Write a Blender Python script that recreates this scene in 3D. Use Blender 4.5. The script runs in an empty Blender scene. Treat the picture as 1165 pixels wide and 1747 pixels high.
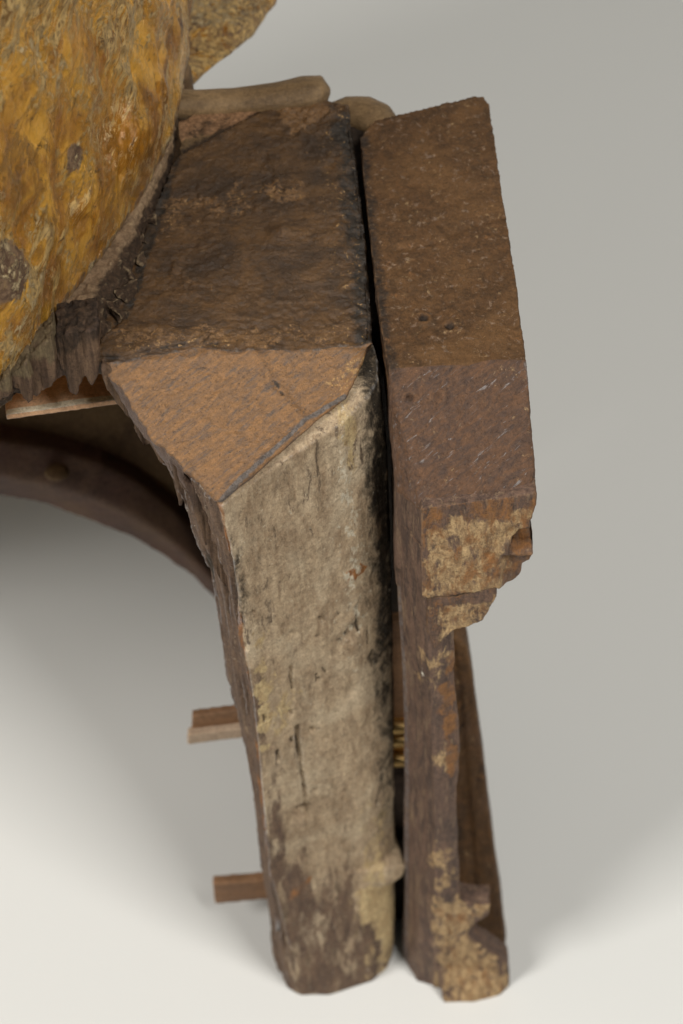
import bpy, bmesh, math, random
import numpy as np
from mathutils import Vector, Matrix

# ------------------------------------------------------------------ camera, light, exposure
S = bpy.context.scene
C = S.collection
TH = math.radians(50)
ROLL = -math.atan(138/3200)
F_PX = 85/36*1747
CAM = np.array([0.0, -0.68, 1.237])
Fv = np.array([0, math.cos(TH), -math.sin(TH)])
R0 = np.array([1.0, 0, 0]); U0 = np.array([0, math.sin(TH), math.cos(TH)])
Rv = math.cos(ROLL)*R0 + math.sin(ROLL)*U0
Uv = -math.sin(ROLL)*R0 + math.cos(ROLL)*U0
cd = bpy.data.cameras.new('camera'); cam = bpy.data.objects.new('camera', cd); C.objects.link(cam)
cam.matrix_world = Matrix((( Rv[0],Uv[0],-Fv[0],CAM[0]),(Rv[1],Uv[1],-Fv[1],CAM[1]),(Rv[2],Uv[2],-Fv[2],CAM[2]),(0,0,0,1)))
cd.sensor_fit = 'VERTICAL'; cd.sensor_height = 36; cd.sensor_width = 24; cd.lens = 85
cd.clip_start = 0.01; cd.clip_end = 60
cd.dof.use_dof = True; cd.dof.focus_distance = 1.06; cd.dof.aperture_fstop = 9.0
S.camera = cam

w = bpy.data.worlds.new('World'); S.world = w; w.use_nodes = True
w.node_tree.nodes['Background'].inputs[0].default_value = (0.90, 0.90, 0.84, 1)
w.node_tree.nodes['Background'].inputs[1].default_value = 0.10

def area(name, az, el, dist, size, energy, col, target=(0.0, 0.08, 0.25)):
    ld = bpy.data.lights.new(name, 'AREA'); ld.shape = 'SQUARE'; ld.size = size; ld.energy = energy; ld.color = col
    o = bpy.data.objects.new(name, ld); C.objects.link(o)
    a, e = math.radians(az), math.radians(el)
    d = Vector((math.sin(a)*math.cos(e), -math.cos(a)*math.cos(e), math.sin(e)))
    t = Vector(target); o.location = t + d*dist
    o.rotation_euler = d.to_track_quat('Z', 'Y').to_euler()
    return o
area('softbox_right', 40, 58, 3.5, 0.95, 101.0, (1.0, 0.985, 0.965))
area('softbox_left', -60, 43, 3.5, 1.05, 99.0, (1.0, 0.985, 0.965))
S.view_settings.view_transform = 'Standard'; S.view_settings.look = 'None'
S.view_settings.exposure = 0; S.view_settings.gamma = 1; S.view_settings.use_curve_mapping = False

# ------------------------------------------------------------------ helpers
def ray(px, py):
    d = Fv + (px-582.5)/F_PX*Rv - (py-873.5)/F_PX*Uv
    return d
def at_z(px, py, z):
    d = ray(px, py); return CAM + d*((z-CAM[2])/d[2])
def at_y(px, py, y):
    d = ray(px, py); return CAM + d*((y-CAM[1])/d[1])
def at_t(px, py, t):
    return CAM + ray(px, py)*t
ZT = 0.468

def _h(ix, iy, iz, seed):
    n = (ix*374761393 + iy*668265263 + iz*2147483647 + seed*974634777) & 0xffffffff
    n = ((n ^ (n >> 13))*1274126177) & 0xffffffff
    n = ((n ^ (n >> 16))*2246822519) & 0xffffffff
    return ((n ^ (n >> 15)) & 0xffffff)/float(0xffffff)
def vnoise(P, seed=0):
    i = np.floor(P).astype(np.int64); f = P-i; f = f*f*f*(f*(f*6-15)+10)
    r = 0
    for dx in (0, 1):
        wx = f[:, 0] if dx else 1-f[:, 0]
        for dy in (0, 1):
            wy = f[:, 1] if dy else 1-f[:, 1]
            for dz in (0, 1):
                wz = f[:, 2] if dz else 1-f[:, 2]
                r = r + wx*wy*wz*_h(i[:, 0]+dx, i[:, 1]+dy, i[:, 2]+dz, seed)
    return r*2-1
def fbm(V, scale, seed=0, octv=4, gain=0.5):
    P = V*np.asarray(scale, float); a = 1; r = 0; t = 0
    for k in range(octv):
        r = r + a*vnoise(P + 17.3*k, seed+k*31); t += a; a *= gain; P = P*2.03
    return r/t
def smooth(a, b, x):
    t = np.clip((x-a)/(b-a), 0, 1); return t*t*(3-2*t)

def seg_dist(V, pts):
    best = np.full(len(V), 1e9)
    for a, b in zip(pts[:-1], pts[1:]):
        a = np.asarray(a); ab = np.asarray(b)-a
        t = np.clip(((V-a)@ab)/max(ab@ab, 1e-12), 0, 1)
        best = np.minimum(best, np.linalg.norm(V-(a+t[:, None]*ab), axis=1))
    return best
def poly_sd(XY, poly):
    """signed distance (positive inside) in 2-D"""
    poly = np.asarray(poly); n = len(poly); d = np.full(len(XY), 1e9); ins = np.zeros(len(XY), bool)
    for i in range(n):
        a = poly[i]; b = poly[(i+1) % n]; ab = b-a
        t = np.clip(((XY-a)@ab)/max(ab@ab, 1e-12), 0, 1)
        d = np.minimum(d, np.linalg.norm(XY-(a+t[:, None]*ab), axis=1))
        c = ((a[1] > XY[:, 1]) != (b[1] > XY[:, 1])) & (XY[:, 0] < (b[0]-a[0])*(XY[:, 1]-a[1])/((b[1]-a[1]) or 1e-12)+a[0])
        ins ^= c
    return np.where(ins, d, -d)
def patch_y(V, pxs, y=0.0, soft=0.004, warp=0.003, seed=5):
    """worn patch on a standing face: polygon on the plane y, ragged by noise"""
    P = np.array([at_y(a, b, y)[[0, 2]] for a, b in pxs])
    sd = poly_sd(V[:, [0, 2]], P) + warp*fbm(V, 120, seed, 4)*1.6
    return smooth(-soft, soft, sd)
def patch_z(V, pxs, z=ZT, soft=0.004, warp=0.003, seed=5):
    P = np.array([at_z(a, b, z)[[0, 1]] for a, b in pxs])
    sd = poly_sd(V[:, [0, 1]], P) + warp*fbm(V, 120, seed, 4)*1.6
    return smooth(-soft, soft, sd)

def new_bm(): return bmesh.new()
def loft(bm, rings, closed=True):
    vs = [[bm.verts.new(p) for p in r] for r in rings]
    n = len(rings[0])
    for a, b in zip(vs[:-1], vs[1:]):
        for i in range(n):
            j = (i+1) % n
            bm.faces.new((a[i], a[j], b[j], b[i]))
    bm.faces.new(list(reversed(vs[0]))); bm.faces.new(vs[-1])
def hull(bm, pts):
    t = bmesh.new()
    for p in pts: t.verts.new(p)
    bmesh.ops.convex_hull(t, input=t.verts)
    bad = [v for v in t.verts if not v.link_faces]
    if bad: bmesh.ops.delete(t, geom=bad, context='VERTS')
    me = bpy.data.meshes.new('t'); t.to_mesh(me); t.free(); bm.from_mesh(me); bpy.data.meshes.remove(me)
def slab_y(bm, pxs, y0, y1, shrink=0.0, drop=0.0):
    """outline of a standing face at y0, carried back to y1"""
    a = [at_y(x, y, y0) for x, y in pxs]
    b = [p + np.array([0, y1-y0, -drop]) for p in a]
    if shrink:
        c = np.mean(b, axis=0); b = [c + (p-c)*(1-shrink)*np.array([1, 1, 1]) for p in b]
        b = [np.array([p[0], y1, p[2]]) for p in b]
    loft(bm, [a, b])
def slab_z(bm, pxs, z0, z1, z=ZT):
    a = [at_z(x, y, z) for x, y in pxs]
    loft(bm, [[np.array([p[0], p[1], z0]) for p in a], [np.array([p[0], p[1], z1]) for p in a]])

def get_arrays(me):
    n = len(me.vertices); V = np.empty(n*3, np.float32); N = np.empty(n*3, np.float32)
    me.vertices.foreach_get('co', V); me.vertex_normals.foreach_get('vector', N)
    return V.reshape(-1, 3).astype(float), N.reshape(-1, 3).astype(float)
def solid(name, bm, mat, parent=None, voxel=0.001, disp=None, masks=None, bevel=0.0, relax=2):
    bmesh.ops.recalc_face_normals(bm, faces=bm.faces)
    me = bpy.data.meshes.new(name); bm.to_mesh(me); bm.free()
    o = bpy.data.objects.new(name, me); C.objects.link(o)
    if bevel:
        m = o.modifiers.new('b', 'BEVEL'); m.width = bevel; m.segments = 2; m.limit_method = 'ANGLE'; m.angle_limit = 0.5
    m = o.modifiers.new('r', 'REMESH'); m.mode = 'VOXEL'; m.voxel_size = voxel
    if relax:
        m = o.modifiers.new('s', 'SMOOTH'); m.factor = 0.5; m.iterations = relax
    dg = bpy.context.evaluated_depsgraph_get()
    ev = bpy.data.meshes.new_from_object(o.evaluated_get(dg), depsgraph=dg)
    o.modifiers.clear(); o.data = ev; bpy.data.meshes.remove(me); me = ev; me.name = name
    V, N = get_arrays(me)
    if disp is not None:
        D = disp(V, N)
        V2 = V + (N*D[:, None] if D.ndim == 1 else D)
        me.vertices.foreach_set('co', V2.astype(np.float32).ravel()); me.update()
    if masks is not None:
        for k, a in masks(V, N).items():
            at = me.attributes.new(k, 'FLOAT', 'POINT'); at.data.foreach_set('value', np.clip(a, 0, 1).astype(np.float32))
    me.polygons.foreach_set('use_smooth', np.ones(len(me.polygons), bool))
    me.materials.clear(); me.materials.append(mat)
    if parent:
        o.parent = parent; o.location = -Vector(parent.location)
    return o
def thing(name, label, cat, loc=(0, 0, 0), group=None):
    o = bpy.data.objects.new(name, None); C.objects.link(o); o.location = loc; o.empty_display_size = 0.02
    o['label'] = label; o['category'] = cat
    if group: o['group'] = group
    return o

# ------------------------------------------------------------------ materials
class NT:
    def __init__(s, name):
        s.m = bpy.data.materials.new(name); s.m.use_nodes = True; s.t = s.m.node_tree; s.n = s.t.nodes
        s.b = s.n['Principled BSDF']
        tc = s.n.new('ShaderNodeTexCoord'); s.co = tc.outputs['Object']
    def L(s, a, b): s.t.links.new(a, b)
    def mapped(s, sc):
        if len(sc) == 4:          # (along, across, across, direction)
            q = Vector(sc[3]).normalized().rotation_difference(Vector((1, 0, 0))).to_euler()
            m0 = s.n.new('ShaderNodeMapping'); m0.inputs['Rotation'].default_value = q; s.L(s.co, m0.inputs[0])
            m = s.n.new('ShaderNodeMapping'); m.inputs['Scale'].default_value = sc[:3]; s.L(m0.outputs[0], m.inputs[0]); return m.outputs[0]
        m = s.n.new('ShaderNodeMapping'); m.inputs['Scale'].default_value = sc; s.L(s.co, m.inputs[0]); return m.outputs[0]
    def noise(s, sc, detail=6, rough=0.6, dist=0.0, base=1.0):
        n = s.n.new('ShaderNodeTexNoise'); n.inputs['Scale'].default_value = base; n.inputs['Detail'].default_value = detail
        n.inputs['Roughness'].default_value = rough; n.inputs['Distortion'].default_value = dist
        s.L(s.mapped(sc), n.inputs['Vector']); return n.outputs['Fac']
    def math(s, op, a, b=None, clamp=False):
        n = s.n.new('ShaderNodeMath'); n.operation = op; n.use_clamp = clamp
        for i, v in enumerate((a, b)):
            if v is None: continue
            if isinstance(v, (int, float)): n.inputs[i].default_value = v
            else: s.L(v, n.inputs[i])
        return n.outputs[0]
    def ramp(s, x, a, b):
        n = s.n.new('ShaderNodeMapRange'); n.interpolation_type = 'SMOOTHSTEP'
        n.inputs['From Min'].default_value = a; n.inputs['From Max'].default_value = b; s.L(x, n.inputs[0]); return n.outputs[0]
    def attr(s, k):
        n = s.n.new('ShaderNodeAttribute'); n.attribute_name = k; return n.outputs['Fac']
    def mix(s, f, a, b):
        n = s.n.new('ShaderNodeMix'); n.data_type = 'RGBA'
        if isinstance(f, (int, float)): n.inputs[0].default_value = f
        else: s.L(f, n.inputs[0])
        for i, v in ((6, a), (7, b)):
            if isinstance(v, tuple): n.inputs[i].default_value = v+(1,)
            else: s.L(v, n.inputs[i])
        return n.outputs[2]

def wood(name, c1, c2, c3, grain, layers=(), rough=0.62, bump=0.6, grain_bump=1.0, spec=0.18, speck=None, sat=1.03):
    """grain: scale vector of the fibre noise; layers: (attribute, colour a, colour b, noise scale, ragged 0..1, edge)"""
    k = NT(name)
    g = k.noise(grain, 8, 0.72, 0.5); fine = k.noise(tuple(x*4 for x in grain[:3])+tuple(grain[3:]), 6, 0.75)
    blot = k.noise((28, 28, 22), 6, 0.6, 0.6); pit = k.noise((900, 900, 900), 3, 0.6)
    col = k.mix(k.ramp(g, 0.36, 0.62), c1, c2)
    col = k.mix(k.math('MULTIPLY', k.ramp(blot, 0.45, 0.68), 0.8), col, c3)
    col = k.mix(k.math('MULTIPLY', k.ramp(fine, 0.35, 0.7), 0.45), col, k.mix(0.6, c1, c3))
    ro = k.math('ADD', rough-0.12, k.math('MULTIPLY', blot, 0.24))
    for (a, ca, cb, sc, rag, edge) in layers:
        n = k.noise(sc, 8, 0.72, 0.4)
        m = k.ramp(k.math('ADD', k.attr(a), k.math('MULTIPLY', k.math('SUBTRACT', n, 0.5), 2*rag)), 0.5-edge, 0.5+edge)
        n2 = k.noise(tuple(x*1.7 for x in sc[:3])+tuple(sc[3:]), 8, 0.8, 0.6)
        col = k.mix(m, col, k.mix(k.ramp(n2, 0.36, 0.64), ca, cb))
    chk = k.noise(tuple(x*2.2 for x in grain[:3])+tuple(grain[3:]), 9, 0.8, 0.8)
    col = k.mix(k.math('MULTIPLY', k.ramp(chk, 0.56, 0.66), 0.55), col, tuple(x*0.28 for x in c1))
    grit = k.noise((520, 520, 420), 8, 0.85, 0.6)
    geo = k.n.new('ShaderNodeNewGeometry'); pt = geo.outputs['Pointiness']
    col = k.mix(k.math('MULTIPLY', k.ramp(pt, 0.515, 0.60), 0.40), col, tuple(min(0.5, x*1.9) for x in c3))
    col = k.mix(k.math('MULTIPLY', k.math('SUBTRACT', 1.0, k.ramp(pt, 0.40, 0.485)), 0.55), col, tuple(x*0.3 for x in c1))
    hs = k.n.new('ShaderNodeHueSaturation'); k.L(col, hs.inputs['Color']); k.L(k.math('ADD', -0.10, k.math('MULTIPLY', grit, 2.2)), hs.inputs['Value']); hs.inputs['Saturation'].default_value = sat; col = hs.outputs[0]
    # pores
    pm = k.math('MULTIPLY', k.ramp(pit, 0.60, 0.68), 0.55)
    col = k.mix(pm, col, tuple(x*0.35 for x in c1))
    if speck:
        sn = k.noise((420, 420, 420), 4, 0.7, 0.5)
        col = k.mix(k.math('MULTIPLY', k.ramp(sn, 0.64, 0.70), speck[1]), col, speck[0])
    k.L(col, k.b.inputs['Base Color']); k.L(ro, k.b.inputs['Roughness'])
    k.b.inputs['Specular IOR Level'].default_value = spec
    h = k.math('ADD', k.math('MULTIPLY', g, grain_bump), k.math('ADD', k.math('MULTIPLY', fine, 0.6), k.math('MULTIPLY', k.noise((350, 350, 350), 8, 0.7), 1.0)))
    bp = k.n.new('ShaderNodeBump'); bp.inputs['Strength'].default_value = bump; bp.inputs['Distance'].default_value = 0.0020
    k.L(h, bp.inputs['Height']); k.L(bp.outputs[0], k.b.inputs['Normal'])
    return k.m

V_ = (160, 160, 12)      # fibres run upright
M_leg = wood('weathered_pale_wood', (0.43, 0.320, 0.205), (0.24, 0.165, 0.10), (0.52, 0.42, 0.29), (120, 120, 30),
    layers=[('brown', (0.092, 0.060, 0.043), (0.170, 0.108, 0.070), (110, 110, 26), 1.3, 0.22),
            ('orange', (0.33, 0.15, 0.055), (0.20, 0.085, 0.035), (200, 200, 60), 0.5, 0.12),
            ('grime', (0.115, 0.080, 0.050), (0.17, 0.125, 0.085), (190, 190, 45), 1.1, 0.10),
            ('cream', (0.52, 0.40, 0.22), (0.36, 0.25, 0.13), (180, 180, 60), 1.1, 0.14),
            ('soot_shade', (0.018, 0.014, 0.010), (0.045, 0.034, 0.022), (160, 160, 90), 0.7, 0.22),
            ('white', (0.62, 0.55, 0.42), (0.45, 0.38, 0.27), (260, 260, 120), 0.9, 0.08)],
    rough=0.72, bump=0.7, speck=((0.62, 0.55, 0.42), 0.45))
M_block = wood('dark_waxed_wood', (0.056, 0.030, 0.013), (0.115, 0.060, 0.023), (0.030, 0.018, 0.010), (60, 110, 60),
    layers=[('facet', (0.250, 0.128, 0.050), (0.150, 0.084, 0.042), (55, 260, 260, (1, 0.62, 0.5)), 0.12, 0.05),
            ('streak', (0.100, 0.072, 0.052), (0.13, 0.08, 0.05), (60, 520, 520, (1, 0.62, 0.5)), 0.85, 0.12),
            ('rough', (0.21, 0.115, 0.05), (0.10, 0.055, 0.024), (330, 330, 330), 0.9, 0.08),
            ('side', (0.13, 0.075, 0.05), (0.075, 0.045, 0.032), (300, 300, 30), 0.2, 0.2),
            ('soot_shade', (0.010, 0.008, 0.006), (0.030, 0.021, 0.013), (160, 160, 160), 0.65, 0.2),
            ('edge', (0.060, 0.046, 0.038), (0.150, 0.125, 0.105), (300, 300, 300), 0.5, 0.15),
            ('fleck', (0.42, 0.26, 0.10), (0.22, 0.12, 0.05), (420, 420, 420), 0.95, 0.06)],
    rough=0.46, bump=0.6, grain_bump=0.5, spec=0.40, speck=((0.30, 0.20, 0.11), 0.25))
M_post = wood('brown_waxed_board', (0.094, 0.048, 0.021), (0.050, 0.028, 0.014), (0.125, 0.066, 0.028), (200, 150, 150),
    layers=[('facet', (0.125, 0.066, 0.036), (0.068, 0.044, 0.033), (70, 180, 180, (1, 0.62, 0.5)), 0.15, 0.05),
            ('streak', (0.13, 0.115, 0.11), (0.24, 0.21, 0.19), (60, 560, 560, (1, 0.62, 0.5)), 0.95, 0.05),
            ('purple', (0.060, 0.040, 0.032), (0.150, 0.092, 0.064), (120, 120, 22), 0.3, 0.2),
            ('scuff', (0.20, 0.135, 0.085), (0.13, 0.085, 0.06), (260, 260, 40), 1.1, 0.08),
            ('gold', (0.47, 0.325, 0.170), (0.20, 0.125, 0.065), (200, 200, 80), 1.5, 0.20),
            ('orange', (0.26, 0.12, 0.045), (0.16, 0.08, 0.035), (170, 170, 70), 0.6, 0.12),
            ('soot_shade', (0.016, 0.011, 0.008), (0.040, 0.027, 0.018), (200, 200, 120), 0.6, 0.2),
            ('white', (0.70, 0.66, 0.55), (0.50, 0.46, 0.38), (300, 300, 300), 0.55, 0.06),
            ('edge', (0.11, 0.092, 0.085), (0.19, 0.165, 0.15), (300, 300, 300), 0.5, 0.15)],
    rough=0.56, bump=0.55, grain_bump=0.6, speck=((0.33, 0.25, 0.15), 0.25))
M_splint = wood('splintered_brown_wood', (0.095, 0.056, 0.034), (0.20, 0.125, 0.075), (0.055, 0.035, 0.026), (330, 330, 18),
    layers=[('pale', (0.22, 0.165, 0.09), (0.12, 0.085, 0.05), (240, 240, 30), 0.5, 0.15),
            ('soot_shade', (0.020, 0.014, 0.010), (0.045, 0.03, 0.02), (200, 200, 100), 0.5, 0.2)], rough=0.65, bump=0.8)
M_tan = wood('worn_tan_moulding', (0.175, 0.112, 0.056), (0.095, 0.060, 0.031), (0.25, 0.165, 0.085), (30, 90, 90),
    layers=[('rough', (0.30, 0.17, 0.09), (0.11, 0.06, 0.032), (380, 380, 380), 0.8, 0.15),
            ('soot_shade', (0.018, 0.012, 0.008), (0.05, 0.032, 0.02), (200, 200, 200), 0.6, 0.2)], rough=0.5, bump=0.35)
M_apron = wood('shaded_brown_rail', (0.10, 0.055, 0.042), (0.07, 0.042, 0.032), (0.13, 0.08, 0.05), (20, 60, 60), rough=0.6, bump=0.4)
M_panel = wood('rough_brown_panel', (0.11, 0.068, 0.038), (0.07, 0.04, 0.022), (0.17, 0.11, 0.055), (60, 60, 60), rough=0.7, bump=0.6)
M_batten = wood('planed_pinkish_batten', (0.66, 0.40, 0.23), (0.50, 0.28, 0.15), (0.62, 0.40, 0.25), (12, 200, 200),
    layers=[('pore', (0.08, 0.045, 0.035), (0.16, 0.09, 0.06), (30, 500, 500), 0.95, 0.05),
            ('white', (0.72, 0.64, 0.48), (0.55, 0.45, 0.30), (120, 400, 400), 0.4, 0.1)], rough=0.5, bump=0.25)
M_peg = wood('brown_crossbar_wood', (0.25, 0.135, 0.07), (0.15, 0.082, 0.045), (0.28, 0.155, 0.08), (14, 200, 200),
    layers=[('white', (0.45, 0.34, 0.24), (0.36, 0.26, 0.18), (60, 300, 300), 0.2, 0.1)], rough=0.5, bump=0.25)

def gilt(name):
    k = NT(name); up = (0.60, 0.30, 0.75)
    A = k.noise((18, 34, 34, up), 7, 0.62, 0.9); B = k.noise((30, 75, 75, up), 9, 0.74, 1.1); D = k.noise((60, 240, 240, up), 9, 0.78, 1.6)
    E = k.noise((240, 240, 240), 8, 0.75, 0.8); G = k.noise((22, 30, 30), 4, 0.6, 0.8); H = k.noise((150, 520, 520, (0.5, 0.1, 0.85)), 8, 0.8, 1.2)
    base = k.mix(k.ramp(A, 0.36, 0.64), (0.34, 0.130, 0.008), (0.76, 0.39, 0.045))
    base = k.mix(k.math('MULTIPLY', k.ramp(B, 0.50, 0.62), 0.7), base, (0.15, 0.068, 0.012))
    base = k.mix(k.math('MULTIPLY', k.ramp(k.noise((26, 42, 42, up), 8, 0.7, 1.0), 0.52, 0.61), 0.68), base, (0.20, 0.085, 0.010))
    gl = k.ramp(k.math('ADD', k.attr('glaze'), k.math('MULTIPLY', k.math('SUBTRACT', B, 0.5), 1.8)), 0.42, 0.62)
    base = k.mix(k.math('MULTIPLY', gl, 0.9), base, k.mix(k.ramp(A, 0.4, 0.6), (0.20, 0.080, 0.006), (0.42, 0.165, 0.010)))
    tan = k.mix(k.ramp(D, 0.40, 0.60), (0.70, 0.48, 0.19), (0.17, 0.088, 0.024))
    tm = k.ramp(k.math('ADD', k.attr('tan'), k.math('MULTIPLY', k.math('SUBTRACT', B, 0.5), 2.6)), 0.46, 0.58)
    base = k.mix(k.math('MULTIPLY', tm, 0.85), base, tan)
    bm_ = k.ramp(k.math('ADD', k.attr('brown'), k.math('MULTIPLY', k.math('SUBTRACT', D, 0.5), 1.6)), 0.42, 0.6)
    base = k.mix(bm_, base, k.mix(k.ramp(E, 0.4, 0.6), (0.12, 0.065, 0.036), (0.25, 0.155, 0.085)))
    gate = k.ramp(G, 0.47, 0.58)
    fl = k.math('MULTIPLY', k.math('MULTIPLY', k.ramp(D, 0.50, 0.54), k.ramp(E, 0.44, 0.52)), gate)
    base = k.mix(k.math('MULTIPLY', fl, 0.85), base, (0.70, 0.54, 0.30))
    hl = k.math('MULTIPLY', k.ramp(H, 0.575, 0.61), k.math('ADD', 0.35, k.math('MULTIPLY', gate, 0.65)))
    base = k.mix(k.math('MULTIPLY', hl, 0.8), base, (0.74, 0.50, 0.19))
    dk = k.ramp(k.noise((80, 260, 260, (0.6, 0.1, 0.8)), 8, 0.78, 1.0), 0.56, 0.63)
    base = k.mix(k.math('MULTIPLY', dk, 0.75), base, (0.06, 0.030, 0.010))
    k.L(base, k.b.inputs['Base Color'])
    notgold = k.math('MAXIMUM', k.math('MAXIMUM', k.math('MULTIPLY', tm, 0.7), bm_), fl)
    k.L(k.math('MULTIPLY', k.math('SUBTRACT', 1.0, notgold), 0.25), k.b.inputs['Metallic'])
    k.L(k.math('ADD', 0.24, k.math('MULTIPLY', notgold, 0.30)), k.b.inputs['Roughness'])
    k.b.inputs['Specular IOR Level'].default_value = 0.35
    k.L(k.math('MULTIPLY', k.math('SUBTRACT', 1.0, notgold), 0.55), k.b.inputs['Coat Weight']); k.b.inputs['Coat Roughness'].default_value = 0.16
    bp = k.n.new('ShaderNodeBump'); bp.inputs['Distance'].default_value = 0.0030
    k.L(k.math('SUBTRACT', 0.85, k.math('MULTIPLY', gl, 0.45)), bp.inputs['Strength'])
    k.L(k.math('ADD', k.math('ADD', B, k.math('MULTIPLY', D, 0.9)), k.math('ADD', k.math('ADD', k.math('MULTIPLY', fl, 0.4), k.math('MULTIPLY', hl, 0.25)), k.math('MULTIPLY', E, 0.4))), bp.inputs['Height']); k.L(bp.outputs[0], k.b.inputs['Normal']); k.L(bp.outputs[0], k.b.inputs['Coat Normal'])
    return k.m
M_gilt = gilt('worn_gilding')
k = NT('brass'); k.b.inputs['Base Color'].default_value = (0.62, 0.41, 0.16, 1); k.b.inputs['Metallic'].default_value = 1; k.b.inputs['Roughness'].default_value = 0.42; M_brass = k.m
k = NT('matt_white_floor'); k.L(k.mix(k.noise((3, 3, 3), 4, 0.6), (0.595, 0.588, 0.553), (0.617, 0.610, 0.575)), k.b.inputs['Base Color'])
k.b.inputs['Roughness'].default_value = 0.75; M_floor = k.m

# ------------------------------------------------------------------ the setting: a white sweep
bm = new_bm()
prof = [(-2.5, 0), (2.0, 0)] + [(2.0+0.8*math.sin(a), 0.8-0.8*math.cos(a)) for a in np.linspace(0.1, math.pi/2, 14)] + [(2.8, 3.0)]
rows = [[bm.verts.new((x, y, z)) for (y, z) in prof] for x in (-3.0, 3.0)]
for i in range(len(prof)-1): bm.faces.new((rows[0][i], rows[1][i], rows[1][i+1], rows[0][i+1]))
me = bpy.data.meshes.new('floor'); bm.to_mesh(me); bm.free()
for p in me.polygons: p.use_smooth = True
fl = bpy.data.objects.new('floor', me); C.objects.link(fl); me.materials.append(M_floor); fl['kind'] = 'structure'

# ------------------------------------------------------------------ 1. front support: top block, leg, mouldings, splinters
support = thing('wooden_support', 'pale weathered upright leg topped by a wide dark block with an orange brown front slope', 'wooden support', (-0.02, 0.04, 0))

A = at_y(375, 855, -0.004); B_ = at_z(200, 618, ZT); C_ = at_z(621, 593, ZT)
nf = np.cross(C_-B_, A-B_); nf /= np.linalg.norm(nf)
if nf[2] < 0: nf = -nf

Fe = [(375, 855), (397, 964), (408, 1036), (417, 1108), (428, 1180), (440, 1290), (448, 1380), (456, 1470), (463, 1520), (472, 1590), (484, 1660), (492, 1703)]
Le = [(284, 790), (318, 867), (347, 946), (367, 1022), (377, 1101), (394, 1180), (408, 1224), (420, 1296), (433, 1360), (444, 1468), (458, 1533), (467, 1613), (474, 1670)]
Re = [(640, 588), (648, 700), (656, 800), (662, 900), (667, 1000), (668, 1100), (669, 1250), (669, 1382), (673, 1440), (673, 1504), (673, 1560), (670, 1625)]
def edge_fn(pts, yf):
    P = []
    for i, (x, y) in enumerate(pts):
        yy = yf(y); P.append(at_y(x, y, yy))
    P = np.array(sorted(P, key=lambda p: p[2]))
    return lambda z: np.array([np.interp(z, P[:, 2], P[:, 0]), np.interp(z, P[:, 2], P[:, 1]), z])
yR = lambda py: 0.0225 + (1625-py)/(1625-588)*0.026
eF = edge_fn(Fe, lambda py: -0.004); eL = edge_fn(Le, lambda py: 0.024); eR = edge_fn(Re, yR)
rings = []
for z in np.linspace(0, 0.460, 40):
    f, l, r = eF(z), eL(z), eR(z)
    n2 = np.array([(r-f)[1], -(r-f)[0], 0]); n2 /= np.linalg.norm(n2)
    lo_ = float(smooth(0.16, 0.0, np.array([z]))[0]); bf = 1+1.6*lo_
    m1 = f+(r-f)*0.33 + n2*(0.001+0.0065*lo_); m2 = f+(r-f)*0.72+n2*0.004*bf; m3 = f+(r-f)*0.90+n2*0.0025*bf
    fa = f+(l-f)*(0.04+0.22*lo_)+(r-f)*0.01*lo_; f = f+(r-f)*(0.01+0.10*lo_)+n2*0.001*lo_
    rings.append([l, fa, f, m1, m2, m3, r, r+np.array([0.0005, 0.012, 0]), np.array([r[0]-0.006, 0.105, z]), np.array([l[0]+0.012, 0.105, z])])
bm = new_bm(); loft(bm, rings)
g = bmesh.ops.bisect_plane(bm, geom=bm.verts[:]+bm.edges[:]+bm.faces[:], plane_co=Vector(A-nf*0.0035), plane_no=Vector(nf), clear_outer=True)
bmesh.ops.holes_fill(bm, edges=[e for e in bm.edges if e.is_boundary])
# burr on the right edge low down
pk = at_y(672, 1462, 0.026)
hull(bm, [pk+np.array(d) for d in ((0.0065, -0.006, 0), (0.004, -0.008, -0.008), (-0.022, -0.016, 0.010), (-0.02, -0.012, -0.028), (0.0, 0.012, -0.03), (-0.002, 0.012, 0.02), (-0.006, -0.012, -0.01), (-0.01, 0.012, 0.0))])

def on_front(px, py):        # point on the leg's front plane
    fr0, fr1 = eF(0.2), eR(0.2); n = np.array([(fr1-fr0)[1], -(fr1-fr0)[0], 0]); n /= np.linalg.norm(n)
    d = ray(px, py); t = ((fr0-CAM)@n)/(d@n); return CAM+d*t
cracks_leg = [([(506, 1240), (509, 1275), (513, 1310), (519, 1345), (520, 1385), (524, 1410)], 0.0010, 0.005),
              ([(386, 905), (398, 985), (410, 1050), (418, 1110)], 0.0013, 0.004),
              ([(362, 900), (385, 1000), (398, 1080), (408, 1150)], 0.0013, 0.004),
              ([(585, 1205), (592, 1230), (600, 1255), (606, 1275)], 0.0010, 0.003),
              ([(562, 985), (560, 1010), (578, 1050)], 0.0009, 0.002)]
dents_leg = [((514, 1384), 0.0042, 0.006), ((505, 1388), 0.003, 0.004), ((604, 1072), 0.0035, 0.003), ((594, 1082), 0.003, 0.003), ((580, 1095), 0.003, 0.002), ((495, 1217), 0.0012, 0.004), ((531, 1246), 0.0015, 0.004),
             ((548, 1058), 0.002, 0.003), ((437, 906), 0.002, 0.002), ((596, 1174), 0.003, 0.003), ((622, 1232), 0.003, 0.003), ((634, 1125), 0.003, 0.002)]
rnd = random.Random(7)
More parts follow.
